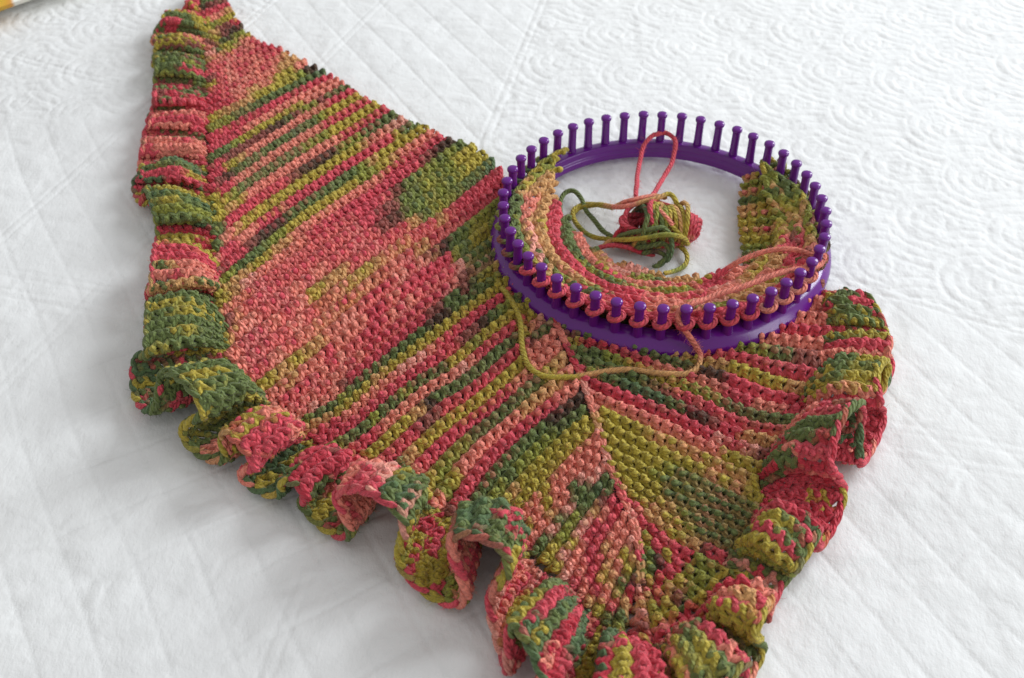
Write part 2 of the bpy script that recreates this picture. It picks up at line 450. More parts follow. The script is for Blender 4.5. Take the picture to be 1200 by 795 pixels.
# heads of even courses and feet of the following odd ones face up -> ridge = (even, odd)
GL, nL = rows_to_grid(LEFT_ROWS)
GR, nR = rows_to_grid(RIGHT_ROWS, mid=.55)
print('courses left', nL, 'right', nR)
PL_ = Patch(GL, nL, seed=1, side=-1); PR_ = Patch(GR, nR, seed=2, wale=.0094, side=-1)
STREAKS_L = """
GGG|235,3 265,0
DMM|236,10 267,8
RRR|236,17 270,12
OSST|237,27 272,20
OLOO|240,34 275,27
LTMMC|240,42 280,34
MOMDD|242,50 283,40
SMGDLL|245,57 288,45
PGOLTO|247,64 292,49
TSTOTSS|246,70 296,50
RSRRSR/SSSPSS|245,77 305,52
RRSRSR/SSPSSS|244,84 312,55
MRSRSRRR/MSPSSSSR|243,91 322,59
ORSRRSRC/OSPSSSSR|243,99 330,62
RRSRSSRR/SSPSSSSS|243,106 338,66
RRRSSRST/RSSPSSST|243,114 346,69
CRSRSSTT/RSPSSSTT|243,122 354,73
RRSTSOOS|243,130 362,77
OTTTOOOOLD|245,142 306,108 368,81
LLGGGGGGGE|246,153 290,136 334,112 360,93 377,85
RRRRRRRRRR|246,166 268,156 300,142 324,128 350,108 366,93 385,88
RRSSSSSS|246,176 266,168 285,157 313,141
GGLOOOOOOSSSS|250,191 272,178 293,163 311,151 331,138 348,123 364,110 383,101 398,97
RRMMMMMDDGMLLMGGG|250,202 274,187 293,175 316,161 339,144 357,130 372,118 391,108 404,102
RROOTSSSSSSSSSSSRRRR|250,213 275,198 291,184 313,170 333,157 352,141 374,127 391,118 414,107
RMDGGGGGGGEGGLOOOOO|250,225 270,212 304,192 321,178 347,160 373,143 392,130 412,118 423,113
ORRSSSSSSSSSSRRRRRR|250,234 275,217 300,205 323,189 342,173 361,160 379,149 402,133 424,123 435,119
OOLGGGGGGGLLLOOOOOO|250,245 280,228 313,208 332,195 364,170 389,157 405,146 423,135 446,125
OOTOSSSSSSSSSSSRRRRRR|252,262 275,247 294,233 312,221 331,209 349,195 369,182 389,169 408,157 432,142 458,131
GRRRRRMDDDLLGGG|254,272 278,262 295,250 311,236 331,221 352,207 383,185 408,168 439,151 470,137
GSTOOOOOOOOOOOOTSSPP|256,284 288,267 306,254 324,239 342,227 362,212 379,197 402,182 422,172 447,157 477,141
SRRSSRRRSRRRRRRRRRRRRROGG|258,300 290,279 307,267 328,249 344,238 369,220 388,207 411,193 439,174 465,157 490,148
MRRMDDDGGGGGGGLTOOOOO|258,314 303,284 328,268 345,252 363,237 386,224 406,211 430,195 456,180 480,162 494,150
LLGGGLLOOOOOOOLLOTSSSS|262,324 290,305 328,278 357,258 384,237 415,215 446,196 474,178 512,157
OTTOOTTSSSSSSSSSRRRRRR|262,338 300,312 341,286 380,252 410,235 440,214 469,195 497,179 527,163
OTPSSSSRRRRRRRRRMDD|262,350 310,320 350,290 403,254 440,228 481,201 510,184 537,168
SSRRRRRRRRRRRRMGGLGLG/SSTPSSSSSSSRRSMLOLLLG|262,364 320,325 375,283 430,243 485,207 545,174
MSRRRRRRRRRRMMGGLGLOO/MTSPSSSSSSPRRMLLOOLOO|258,380 318,338 378,293 436,250 495,212 556,179
OSSRRSRSRRRRMDGGGLGLOO/OSPSPSPSSSPSMMLLOLLOOO|262,396 324,350 385,304 443,260 505,220 566,187
SRRSRSOTTRRRRRTGLLGGGE/SPPSSPOTTSSPSSTLOLLGGE|275,434 337,380 398,330 458,282 522,237 588,206
SRRRSRRSTOTSSRRTRRRRR/SPSSPSTTOTTTOSSTSRRRR|282,448 344,395 405,340 458,292 490,266 520,250 548,240 590,216
RRSRSSSRSSRSRTRRRRRRC/SSPSSTTOOTTSPTSSSRRRC|290,458 352,405 412,352 465,305 513,265 556,245 592,226
OOTOTTSSSRRRSRSMDGGLLLL/TOTOOTSPPSSSPSPTDGLOOLO|300,466 360,415 420,362 475,318 507,292 536,272 580,243
SSTSSRSSSRRSRRRRRLGOOLL|306,473 368,424 428,372 485,326 530,290 594,252
SRRRSRSRRRRSRSRRRRPGGGOG/SSSPSSPSSRSSPSSSSSPTLOOT|322,484 384,443 444,393 498,346 548,306 596,276
SRSRSSRSRRRRRRRRRSMMGGGR/SPSSPSPSSSSSSSSSPSMTPPTR|334,492 399,456 460,408 510,364 553,328 598,298
PSPSSMRRRRRRRRRMMGGMGOOTO|340,495 404,459 466,413 514,372 556,336 598,306
LGGLGGGGGGGDDGGGGLO|345,500 383,475 405,456 430,436 452,418 470,405 505,372 540,343 580,316
TTOOOTOOOOOOOOOOO|352,505 390,485 412,467 440,446 470,424 513,383 538,360 568,336 598,314
RRSSSSPPSRRRRRRR|370,510 411,488 437,468 466,449 490,428 515,406 540,384 566,364 606,330
RRRRRRRRRRRMMDGLGG|380,520 413,503 437,486 462,465 490,443 519,420 541,399 581,368 614,342
LGGLGGLGGGOOLOOOOOL|390,526 421,511 436,499 455,484 490,457 528,434 553,410 574,394 598,375 620,352
TRRSSSSSSSPSRRRRCOO|400,532 436,515 466,493 494,471 526,447 543,431 575,407 604,384 630,358
ROOOOTDGGGGGGGGOSP|410,540 441,523 462,510 490,492 513,472 538,454 562,431 585,410 605,396 634,372
SRRRRMMRRRRRRRRRMGG|420,548 451,530 479,515 504,499 528,478 555,457 581,433 598,422 640,386
GGTOOOOOOOOOOSSS|440,560 470,546 490,528 517,507 543,483 572,459 596,436 610,424 645,398
MSRRRRRRRRRSSSSS|460,572 498,547 522,524 547,502 568,482 594,459 619,440 648,412
TOLLLGGGGGGOT|480,583 505,560 530,537 558,512 590,482 621,456 652,426
SLOSSSSSSTTTTS|498,592 530,560 550,540 582,513 612,487 635,465 658,438
MRRRRRRRRRRRSS|520,604 540,582 572,548 599,516 613,502 633,487 665,455
TGGGGGGGGDDD|536,612 554,588 579,560 608,530 629,505 640,493 672,462
OLLLGLLLLGGG|548,618 568,595 590,570 620,538 642,518 660,500 680,478
TGOTOOOOOOO|560,624 590,598 612,574 640,546 662,520 686,490
STOOOOOOO|572,628 600,602 620,580 645,556 665,535 690,502
SOSSOSSSSS|585,632 612,604 638,577 665,550 694,514
SOSOSSSSS|598,638 626,608 650,583 675,560 698,525
RSSTSSGPSS|608,644 636,614 660,590 685,565 702,538
GGPGPGGPP|620,650 645,619 665,595 682,575 706,548
OOLLLGGEG|632,660 650,640 667,620 680,600 700,576 710,560
OPOPPTMG|644,668 665,648 683,625 695,605 714,578
PSSRRSR|655,678 675,656 692,633 705,612 719,590
RSRRRRC|666,688 688,660 702,636 714,613 724,600
SRRTSS|676,698 697,668 710,640 722,618 731,606
TROTSSS|688,712 706,680 718,652 735,622
OSTSOP|698,722 716,686 728,658 742,632
GRLGOT|708,734 724,696 735,668 746,646
LGTCMG|720,744 734,708 745,675
"""
STREAKS_R = """
DRRGGCMM|640,325 760,342 830,345 962,340
CRRSGGSS|645,335 760,354 900,358 965,358
CRRGGGSS|645,345 760,364 900,374 967,376
CSRGGRRR|648,355 760,376 900,388 967,392
LGGRRSSSSS|650,366 760,388 850,398 896,402 923,404 967,409
RRRCCLLLLGM|654,376 740,394 820,402 886,408 915,418 958,426
CDDDCRRRRRR|656,384 740,398 800,408 845,417 871,425 898,433 946,444
GGDDDOTOTOOOT|660,388 740,402 790,414 824,424 859,430 903,448 942,462
MGGGGGGDDRRRR|664,394 740,411 781,424 824,434 861,446 898,462 938,474
OCCRRRSSRSSRRSSR|668,399 694,404 717,411 745,424 773,431 820,445 849,458 867,470 892,479 932,483
GGGLLOOOOOLLLGGGGGG|673,408 701,418 735,431 773,438 803,450 830,464 856,479 884,491 925,496
GGGGGGDMRRRRRRRRR/GGGGGLTSSRSRSRSRT|676,421 700,429 730,443 773,456 796,463 824,479 852,494 878,502 915,511
RLGGEEEEGGDDMRRTTT|680,434 709,448 741,460 773,469 803,481 828,494 856,507 884,517 908,526
RCRRRRRRRRRPRPM|683,448 715,462 758,479 792,493 830,513 850,522 882,532 905,540
SSSSSSSSSSSOOO|690,462 716,474 747,487 779,504 807,520 839,534 869,543 898,552
SOOOOOTOTOTOTOTO/SOOOOTSSTSSTSSTO|694,478 724,495 756,511 784,525 815,541 850,553 893,568
OOOOOOOOOTOTO/OOOOOOOOTSTSO|700,497 740,518 780,538 820,555 850,566 890,586
OOOOOLGGGGGG/OOOOOOTTTSTT|706,518 740,534 775,552 810,568 845,580 887,600
OOOOLGGGGGGG/OOOOOTOTTSTT|711,535 745,550 780,567 815,583 845,594 884,612
OOOOOGGGGGGG/OOOOOTTTSTTT|716,552 752,568 781,584 815,600 850,612 878,625
OOOOOTLGGGGG/OOOOTTTTSTTT|722,567 752,582 785,598 820,612 850,625 872,636
TOOTTOOLGGGG/TOOSTTSTTTTG|728,583 755,597 785,610 815,623 845,635 865,643
RRSTTTTOOTTMRRR|733,594 762,611 794,629 822,643 852,656
SRRCRRSRRCLLLO|738,606 765,625 795,645 820,660 845,674
SLORRORRLLLLO|742,622 765,640 795,662 820,680 838,692
OLGDRROTLOO|745,638 765,655 790,678 812,700 830,712
GLGCOTMGCC|748,652 770,675 795,705 818,732
LOCROORC|749,668 765,690 785,720 802,745
MRTOLOSRC|748,680 758,705 770,730 785,757
PSTPSMRO|746,692 750,712 755,740 758,765
"""
def parse_streaks(text):
    out = []
    for ln in text.strip().splitlines():
        s_, pts = ln.split('|'); P = np.array([[float(v) for v in q.split(',')] for q in pts.split()])
        out.append((s_, resample(catmull(at(P[:, 0], P[:, 1], .006), 60), 60)[:, :2]))
    return out
def fit_rows(G, na, st):
    """shift the courses so that garter ridge j runs where stripe j of the shawl runs"""
    A, M = G.shape[:2]; pos = []
    for s_, P in st:
        a = []
        for q in (8, 20, 30, 40, 52):
            d = np.linalg.norm(G[..., :2]-P[q], axis=2); a.append(np.unravel_index(d.argmin(), d.shape)[0]/(A-1))
        pos.append(np.median(a))
    pos = np.maximum.accumulate(np.array(pos)); n = len(pos); lin = np.arange(n)
    sm = np.convolve(np.pad(pos, 3, mode='reflect', reflect_type='odd'), np.array([1, 2, 3, 4, 3, 2, 1])/16., mode='valid')
    step = np.maximum(np.diff(sm), .45*(sm[-1]-sm[0])/n); sm = sm[0]+np.r_[0, np.cumsum(step)]*(sm[-1]-sm[0])/step.sum()
    # course coordinate c (ridge j sits at 2j+.5) -> old parameter
    c = np.r_[0, 2*lin+.5, 2*n]; f = np.r_[max(0, sm[0]-.5*(sm[1]-sm[0])), sm, min(1, sm[-1]+.75*(sm[-1]-sm[-2]))]
    na2 = 2*n; t = np.interp(np.linspace(0, na2, na2*2+1), c, f)*(A-1)
    i = np.minimum(t.astype(int), A-2); w_ = (t-i)[:, None, None]
    return G[i]*(1-w_)+G[i+1]*w_, na2
def streak_fn(st):
    """every ridge carries the dye stripe that runs along it"""
    n = len(st)
    def one(j, x, ev): q = st[min(max(j, 0), n-1)][0].split('/'); return seqcol(q[0], x) if ev else .55*seqcol(q[0], x)+.45*seqcol(q[-1], x)
    def fn(c, m):
        j = int(c)//2; ev = int(c) % 2 == 0
        x = m+.012*vnoise(m*9, m*0+c*1.7, 44)+(0 if ev else .012)
        col = one(j, x, ev); co2 = one(j-1 if ev else j+1, x, ev)
        w_ = np.clip(.02+.7*vnoise(m*7, m*0+c*3.1, 46), 0, .5)[:, None]*(.7 if ev else .15)
        col = col*(1-w_)+co2*w_
        pale = np.clip(vnoise(m*38, m*0+c*5.7, 47)-.2, 0, 1)[:, None]*(.22 if ev else .14)
        return col*(1-pale)+(col*.5+np.array(PAL['P'])*.45)*pale
    return fn
RUF = ['GGMR', 'RROG', 'RSORSSOG', 'GMOOGLGM', 'GRMRCRGR', 'RSRR', 'GRSSRS', 'OGERRO', 'OOGLEC', 'CROOOR', 'RRSSTGG', 'CCGOOOG', 'GGOOERE', 'GRGOGOGG', 'GOGLTS',
       'ORRSOOE', 'MRCRGG', 'OOGRSSR', 'RPGEGOCR', 'OOLSSRR', 'CRGERGGOOS', 'RSPRO', 'GOGERC', 'SSRGEOO', 'RCEOG', 'RGSOGR', 'SGOOR', 'TSSCGRR', 'PGLOOOGR', 'RSRCEGRCO',
       'RRCCGRS', 'GGERRSO', 'RRRCSO', 'GGOOGER', 'SSRR', 'GOOGR', 'GOGRRS']
def ruf_col(c, m):
    t = np.interp(int(c)//2*2+(.25 if int(c) % 2 else 0), np.linspace(0, nU, len(idU)), idU)+.05*vnoise(np.array([int(c)//2*1.4]), np.array([3.3]), 12)[0]+.03*vnoise(np.asarray(m)*9, np.asarray(m)*0+c*1.9, 13)+.05*np.asarray(m)+.30*vnoise(np.asarray(m)*2.6+c*.21, np.asarray(m)*0+c*.45, 127)
    t = np.clip(t+(.34 if (int(c)//2) % 2 else 0)*(1 if (int(c)//6) % 3 else 0), 0, 36.99); out = np.zeros(np.shape(m)+(3,))
    k = t.astype(int)
    for q in np.unique(k):
        s_ = k == q; out[s_] = seqcol(RUF[q], (t-k)[s_])
    return out
STL, STR = parse_streaks(STREAKS_L), parse_streaks(STREAKS_R)
GL, nL = fit_rows(GL, nL, STL); GR, nR = fit_rows(GR, nR, STR)
print('ridges', nL//2, nR//2)
PL_ = Patch(GL, nL, seed=1, side=-1); PR_ = Patch(GR, nR, seed=2, wale=.0094, side=-1)
LCOL = streak_fn(STL); RCOL = streak_fn(STR)
build_patch(PL_, 'garter_ridge', LCOL, shawl, 0)
build_patch(PR_, 'garter_ridge', RCOL, shawl, 0)

# spine: a slipped chain between the two halves, and the selvedge of the top edge
def chain(tb, line, n, wid, r, cols, seed=0, lift=.002):
    """a column of V stitches along a line (3-D)"""
    L_ = arclen(line); Ln = resample(line, n*6+1)
    T = np.gradient(Ln, axis=0); T /= np.linalg.norm(T, axis=1)[:, None]; S = np.cross(T, (0, 0, 1)); S /= np.linalg.norm(S, axis=1)[:, None]
    for k in range(n):
        i0 = k*6; m = k/max(1, n-1)
        col = seqcol(cols, np.array([m]))[0]*(1+.15*rng.uniform(-1, 1))
        for sd in (-1, 1):
            s_ = np.linspace(0, 1, 10); idx = np.clip(i0+s_*8.5-1, 0, len(Ln)-1).astype(int)
            base = np.stack([np.interp(np.clip(i0+s_*8.5-1, 0, len(Ln)-1), np.arange(len(Ln)), Ln[:, q]) for q in range(3)], 1)
            off = sd*(wid*(1-s_)**.8*(.15+.85*np.sin(np.pi*np.clip(s_*.9+.1, 0, 1))))
            Q = base+S[idx]*off[:, None]+np.array([0, 0, 1])*(lift*np.sin(np.pi*s_)+.0006)[:, None]
            tb.add(Q, np.tile((0, 0, 1.), (10, 1)), r*(1+.1*rng.uniform(-1, 1)), np.tile(col, (10, 1)))
spx = [(640, 352), (650, 380), (660, 402), (671, 425), (682, 450), (690, 472), (698, 496), (705, 522), (712, 546), (721, 568), (731, 592), (740, 612), (747, 640), (750, 668), (748, 688)]
tb = Tubes(); sl = catmull(P3([(x, y, .0058) for x, y in spx]), 200)+np.array([0, 0, .0028])
chain(tb, sl, 34, .0022, .0019, 'CRCSSRCRSPSSTPSPSSRSPSSRT')
tb.build('spine_braid', shawl)

# ---------------------------------------------------------------- the ruffle
INNER = [(233, -14), (234, 12), (238, 40), (242, 66), (243, 104), (243, 135), (243, 165), (245, 200), (249, 240), (252, 280), (254, 320), (257, 360), (262, 400), (280, 446), (312, 478), (345, 502), (382, 528), (425, 556), (475, 582), (525, 608), (570, 630), (620, 654), (662, 690), (692, 722), (724, 748), (757, 757), (803, 742), (832, 710), (853, 668), (880, 624), (890, 583), (902, 537), (930, 500), (942, 470), (962, 430), (967, 400), (966, 370), (962, 340)]
OUTER = [(234, -14), (222, 12), (188, 38), (182, 66), (182, 100), (180, 135), (173, 165), (168, 200), (166, 235), (190, 278), (184, 320), (178, 365), (168, 415), (170, 474), (215, 520), (262, 552), (318, 582), (370, 606), (425, 655), (500, 690), (545, 724), (586, 742), (584, 800), (612, 868), (712, 905), (804, 880), (868, 800), (898, 748), (905, 700), (952, 668), (975, 606), (1000, 566), (1020, 520), (1034, 482), (1038, 440), (1038, 408), (1020, 375), (985, 338)]
def ruffle_grid():
    n0 = 1400
    Ii = catmull(P3([(x, y, .006) for x, y in INNER]), n0); Oo = catmull(P3([(x, y, .004) for x, y in OUTER]), n0)
    # both ends of a rib share the parameter of the control index
    def byidx(pts, z):
        P = P3([(x, y, z) for x, y in pts]); k = len(P); t = np.linspace(0, k-1, n0); out = np.zeros((n0, 3))
        E_ = np.vstack([2*P[0]-P[1], P, 2*P[-1]-P[-2]]); i = np.minimum(t.astype(int), k-2); s_ = (t-i)[:, None]
        p0, p1, p2, p3 = E_[i], E_[i+1], E_[i+2], E_[i+3]
        return .5*((2*p1)+(-p0+p2)*s_+(2*p0-5*p1+4*p2-p3)*s_**2+(-p0+3*p1-3*p2+p3)*s_**3)
    Ii = byidx(INNER, .006); Oo = byidx(OUTER, .005)
    q = np.linspace(0, len(INNER)-1, n0); jo = .0035*vnoise(q*2.1, q*0, 120)+.002*vnoise(q*5.3, q*0, 121)
    dv = (Oo-Ii); dv /= np.linalg.norm(dv, axis=1)[:, None]; Ii = Ii+dv*jo[:, None]; Oo = Oo+dv*(.0035*vnoise(q*2.7, q*0, 122))[:, None]
    return Ii, Oo
# folds: (control index of the crest, height in m, sideways overhang 0..1)
FOLDS = [(.9, .012, .3), (1.8, .018, .7), (2.7, .018, .7), (3.6, .022, .9), (4.6, .016, .6), (5.5, .019, .7), (6.5, .017, .6), (7.35, .022, .9), (8.3, .026, .9),
         (10.2, .030, 1.0), (11.9, .036, 1.0), (13.7, .043, 1.0), (15.1, .038, 1.0), (16.4, .026, .7), (18.0, .046, 1.0),
         (20.3, .048, 1.05), (22.5, .042, 1.0), (24.2, .030, .8), (25.6, .030, .8), (26.9, .036, .9), (28.8, .032, .8), (30.8, .046, 1.05), (33.0, .036, .9), (34.8, .013, .4), (35.9, .013, .4)]
def build_ruffle():
    Ii, Oo = ruffle_grid(); n0 = len(Ii); K = len(INNER)-1
    idx = np.linspace(0, K, n0)
    cr = np.array([f[0] for f in FOLDS]); H_ = np.array([f[1] for f in FOLDS]); O_ = np.array([f[2] for f in FOLDS])
    mids = np.r_[0, (cr[1:]+cr[:-1])/2, K]
    xs = []; ph = []
    for k in range(len(cr)):
        xs += [mids[k], cr[k]]; ph += [2*math.pi*k, 2*math.pi*k+math.pi]
    xs.append(mids[-1]); ph.append(2*math.pi*len(cr))
    phi = np.interp(idx, xs, ph); 
    # smooth phase
    ker = np.hanning(23); ker /= ker.sum(); phi = np.convolve(np.pad(phi, 11, mode='edge'), ker, mode='valid')
    hh = np.interp(idx, cr, H_); oo = np.interp(idx, cr, O_)
    seg = np.zeros(n0)
    for k in range(len(cr)):
        q = (idx >= mids[k]) & (idx <= mids[k+1])
        pts = .5*(Ii[q]+Oo[q]); seg[q] = arclen(.35*Ii[q]+.65*Oo[q])
    seg = np.convolve(np.pad(seg, 20, mode='edge'), np.ones(41)/41, mode='valid')
    mid = .5*(Ii+Oo); T = np.gradient(mid, axis=0); T[:, 2] = 0; T /= np.linalg.norm(T, axis=1)[:, None]
    k_ = np.hanning(61); k_ /= k_.sum(); T = np.stack([np.convolve(np.pad(T[:, q], 30, mode='edge'), k_, mode='valid') for q in range(3)], 1); T /= np.linalg.norm(T, axis=1)[:, None]
    M = 26; G = np.zeros((n0, M, 3))
    for j, wv in enumerate(np.linspace(0, 1, M)):
        g = np.sin(math.pi/2*np.minimum(wv/(.62+.22*vnoise(idx*1.7, idx*0, 123)), 1.0))**.9; base = Ii*(1-wv)+Oo*wv
        up = np.clip((1-np.cos(phi))/2, 0, 1)**.8
        lean = .11*vnoise(idx*1.3, idx*0, 88)+.05
        lat = seg*(.185*oo*g*np.sin(2*phi)+lean*g*up**1.5)
        P = base+T*lat[:, None]
        # the crest of a fold pulls back a little and its lip curls over
        P = P-(Oo-Ii)*(up*(.14+np.clip(hh-.032, 0, 1)*16)*wv*oo)[:, None]
        P = P+(Ii-Oo)*(up*.13*math.sin(math.pi*wv)*(1+vnoise(idx*2.3, idx*0+9, 91)))[:, None]
        P = P+T*(.0034*wv*vnoise(idx*3.1, idx*0+wv*2.4, 124))[:, None]
        P[:, 2] += .0036*wv*(vnoise(idx*3.7, idx*0+wv*2.2, 125)+.6)*up
        P[:, 2] += hh*up*g*(1-.2*wv**3*(1+vnoise(idx*1.1, idx*0+5, 89))+np.clip(hh-.034, 0, 1)*32*wv**2)*.86+.001*vnoise(idx*5, idx*0+wv*3, 81)
        G[:, j] = P
    # arc length at 62% of the width sets the rows
    ref = G[:, int(M*.62)]; d = np.r_[0, np.cumsum(np.linalg.norm(np.diff(ref, axis=0), axis=1))]
    na = int(round(d[-1]/.0060/2))*2; A = na*3+1
    tt = np.interp(np.linspace(0, d[-1], A), d, np.arange(n0)); i = np.minimum(tt.astype(int), n0-2); f = (tt-i)[:, None, None]
    G2 = G[i]*(1-f)+G[i+1]*f
    return G2, na, np.interp(np.linspace(0, d[-1], A), d, idx)
GU, nU, idU = build_ruffle()
print('ruffle courses', nU)
PU = Patch(GU, nU, wale=.0095, side=1, seed=3, r=.0023, depth=.0022)
RUF_COL = None
RUF_COL = ruf_col
def ruffn(c, m):
    return seqfn(.62, 4)(c, m)
build_patch(PU, 'ruffle_row', RUF_COL or ruffn, shawl, 2)
# bound-off lip of the ruffle: slanted plaited stitches
tb = Tubes()
edge = GU[:, -1]; eN = PU.N[:, -1]; out = GU[:, -1]-GU[:, -3]; out /= np.linalg.norm(out, axis=1)[:, None]+1e-9
for c in range(1, nU-1, 2):
    for q in (0, 1):
        s_ = np.linspace(0, 1, 9); a = c-.9+q*.9+s_*3.2
        x = np.clip(a/nU, 0, 1)*(len(edge)-1); i = np.minimum(x.astype(int), len(edge)-2); f = (x-i)[:, None]
        base = edge[i]*(1-f)+edge[i+1]*f; nn = eN[i]; oo_ = out[i]
        Q = base+oo_*(.0008+.0026*np.sin(np.pi*s_))[:, None]*(1 if q else .35)+nn*((s_-.5)*.0055*(1 if q else -1))[:, None]
        col = (RUF_COL or ruffn)(float(c), np.array([1.0 if q else .8]))[0]
        tb.add(Q, nn, .00235*(1+.12*rng.uniform(-1, 1)), np.tile(np.clip(col*(1+.12*rng.uniform(-1, 1)), 0, 1), (9, 1)))
tb.build('ruffle_edge', shawl)

# ---------------------------------------------------------------- the loom
LC = np.array([.13209, .78355]); RP = .140; Z0 = .0055; ZT = .050
def lathe(name, prof, seg, mat, centre=(0, 0), closed=True, z=0):
    pr_ = np.array(prof); n = len(pr_); a = np.arange(seg)/seg*2*np.pi
    V = np.stack([centre[0]+pr_[None, :, 0]*np.cos(a)[:, None], centre[1]+pr_[None, :, 0]*np.sin(a)[:, None], z+np.broadcast_to(pr_[None, :, 1], (seg, n))], -1).reshape(-1, 3)
    i = np.arange(seg*n).reshape(seg, n); j = np.roll(i, -1, 0)
    if closed: i2 = np.roll(i, -1, 1); j2 = np.roll(j, -1, 1)
    else: i, i2 = i[:, :-1], i[:, 1:]; j, j2 = j[:, :-1], j[:, 1:]
    Fc = np.stack([i, j, j2, i2], -1).reshape(-1, 4)
    return mesh_from(name, V, Fc, mat)
loom = empty('round_knitting_loom', (LC[0], LC[1], Z0))
tag(loom, 'round purple plastic loom ringed with knobbed pegs, lying on the striped shawl', 'knitting loom')
def rounded(pts, rad, k=4):
    pts = [np.array(p, float) for p in pts]; out = []
    n = len(pts)
    for i in range(n):
        p, a, b = pts[i], pts[i-1], pts[(i+1) % n]
        r = rad[i]
        if r <= 0: out.append(p); continue
        u = (a-p)/np.linalg.norm(a-p); v = (b-p)/np.linalg.norm(b-p); A_, B_ = p+u*r, p+v*r
        for s_ in np.linspace(0, 1, k+1): out.append((1-s_)**2*A_+2*s_*(1-s_)*p+s_**2*B_)
    return out
ringp = rounded([(.1290, Z0), (.1515, Z0), (.1518, .0100), (.1440, .0182), (.1350, .0200), (.1322, .0195), (.1318, .0130), (.1290, .0118)],
                [.0008, .0022, .0034, .004, .002, .0014, .0016, .0018], 6)
link('ring', lathe('loom_ring', ringp, 240, PLASTIC, LC), loom)
# one peg: shaft with a groove, and knob
peg_prof = [(.0046, -.002), (.0043, .0015), (.0041, .004), (.0039, .010), (.0038, .020), (.0038, .0245), (.0040, .0262), (.0030, .0270), (0.0001, .0272)]
peg_me = lathe('peg', peg_prof, 16, PLASTIC, closed=False)
knob_prof = [(.0001, .0255), (.0036, .0257), (.0045, .0262), (.0050, .0272), (.0050, .0287), (.0046, .0297), (.0036, .0303), (.0018, .0306), (.0001, .0307)]
knob_me = lathe('knob', knob_prof, 20, PLASTIC, closed=False)
rib_me = None
PH = math.radians(137.03)
def pegpos(k):
    a = PH-k*math.radians(7.5); return LC[0]+RP*math.cos(a), LC[1]+RP*math.sin(a), a
for k in range(48):
    x, y, a = pegpos(k)
    p = bpy.data.objects.new('peg', peg_me); C.objects.link(p); p.parent = loom
    p.location = (x-LC[0], y-LC[1], .0193-Z0); p.rotation_euler = (math.radians(random.uniform(-1.1, 1.1)), math.radians(random.uniform(-1.1, 1.1)), a)
    q = bpy.data.objects.new('knob', knob_me); C.objects.link(q); q.parent = p

# ---------------------------------------------------------------- knitting inside the loom
RIN = [(110, .145), (118, .143), (125, .136), (132, .128), (146, .111), (158, .098), (172, .081), (187, .067), (212, .055), (230, .050), (255, .050), (270, .052), (287, .058), (313, .074), (325, .088), (335, .098), (349, .102), (370, .106), (385, .110), (395, .122), (401, .136), (405, .145)]
RIN = np.array(RIN)
def band_grid():
    th0, th1 = 112., 404.; M = 420; na = 16
    th = np.linspace(th0, th1, M); A = na*3+1; G = np.zeros((A, M, 3))
    for i in range(A):
        c = i/3; q = .1335-c*.0058
        s_ = .1335-q
        front = .5-.5*np.sin(np.radians(th))
        z = .0300+.002*front-.0155*(1-np.exp(-s_/.030))-.020*np.clip((s_-.03)/.075, 0, 1)**1.2
        z = np.maximum(z, .0065)+.0012*np.sin(np.radians(th)*9+c)
        q_ = q+.0012*vnoise(th/14, th*0+c*.4, 33)
        G[i, :, 0] = LC[0]+q_*np.cos(np.radians(th)); G[i, :, 1] = LC[1]+q_*np.sin(np.radians(th)); G[i, :, 2] = z
    return G, na, th0, th1
GB, nB, TH0, TH1 = band_grid()
def band_cut(c):
    q = .1335-c*.0058; th = np.linspace(TH0, TH1, 800); ok = q >= np.interp(th, RIN[:, 0], RIN[:, 1])
    t = np.where(ok)[0]
    if len(t) < 5: return 0, 0
    return t[0]/799, t[-1]/799
PB = Patch(GB, nB, seed=4, period=(TH1-TH0)/7.5, r=.00265, depth=.0022, hh=.62, side=1)
BAND_COL = ['OOOLOOTLGGGGLLGMRRRRRRRRRRRRRRRRRRSSSTLMLOLGGLL/OOOOLLOTGGLGGLOLTTSSRRRRRCRRRRRRRRMTOLTLGGLOL',
 'OOOTOTTTSSSTTPPTLGGRRTTSSLLTTTLLRRCRSTOLTLOL/OOOOTTSSTPPPGGLRRRSSTGLLTTORRRMLTOLGLO',
 'OOOTTTTTTTTTTTSTLGRRSSPPTOSSTTRRTOLTLGG/OOOOTTTTOTTTTTTTRRRSSTTPPSSTTOORTLOLG',
 'OOOORRRRRRRRRRRRSSRRSSTOOLGGTTOO/OOSRRRRRCRRRRRRRSSPPTTOOLRRSS', 'OGGGEGGGGGLLGGTTLLRRSSRSSRSTOO/SRRRRGGGGEGLLLLOORRSSSSRRSSTT',
 'MRRRSSSSRRSSSSRRSSSRRSS/RRSSSSSSOOSSRROOSSRRSOO', 'OLLGGLLGTTPPLLGTTPPTTGGLLRR/GGLLGGLPPSSPPLGTTPPTTGGLLTT', 'TTOOLLTTPPTTLLTTOOTT', 'OLLGGLLOTTPPTT']
build_patch(PB, 'loom_ridge', strings_fn(BAND_COL), shawl, 0, 15, band_cut)
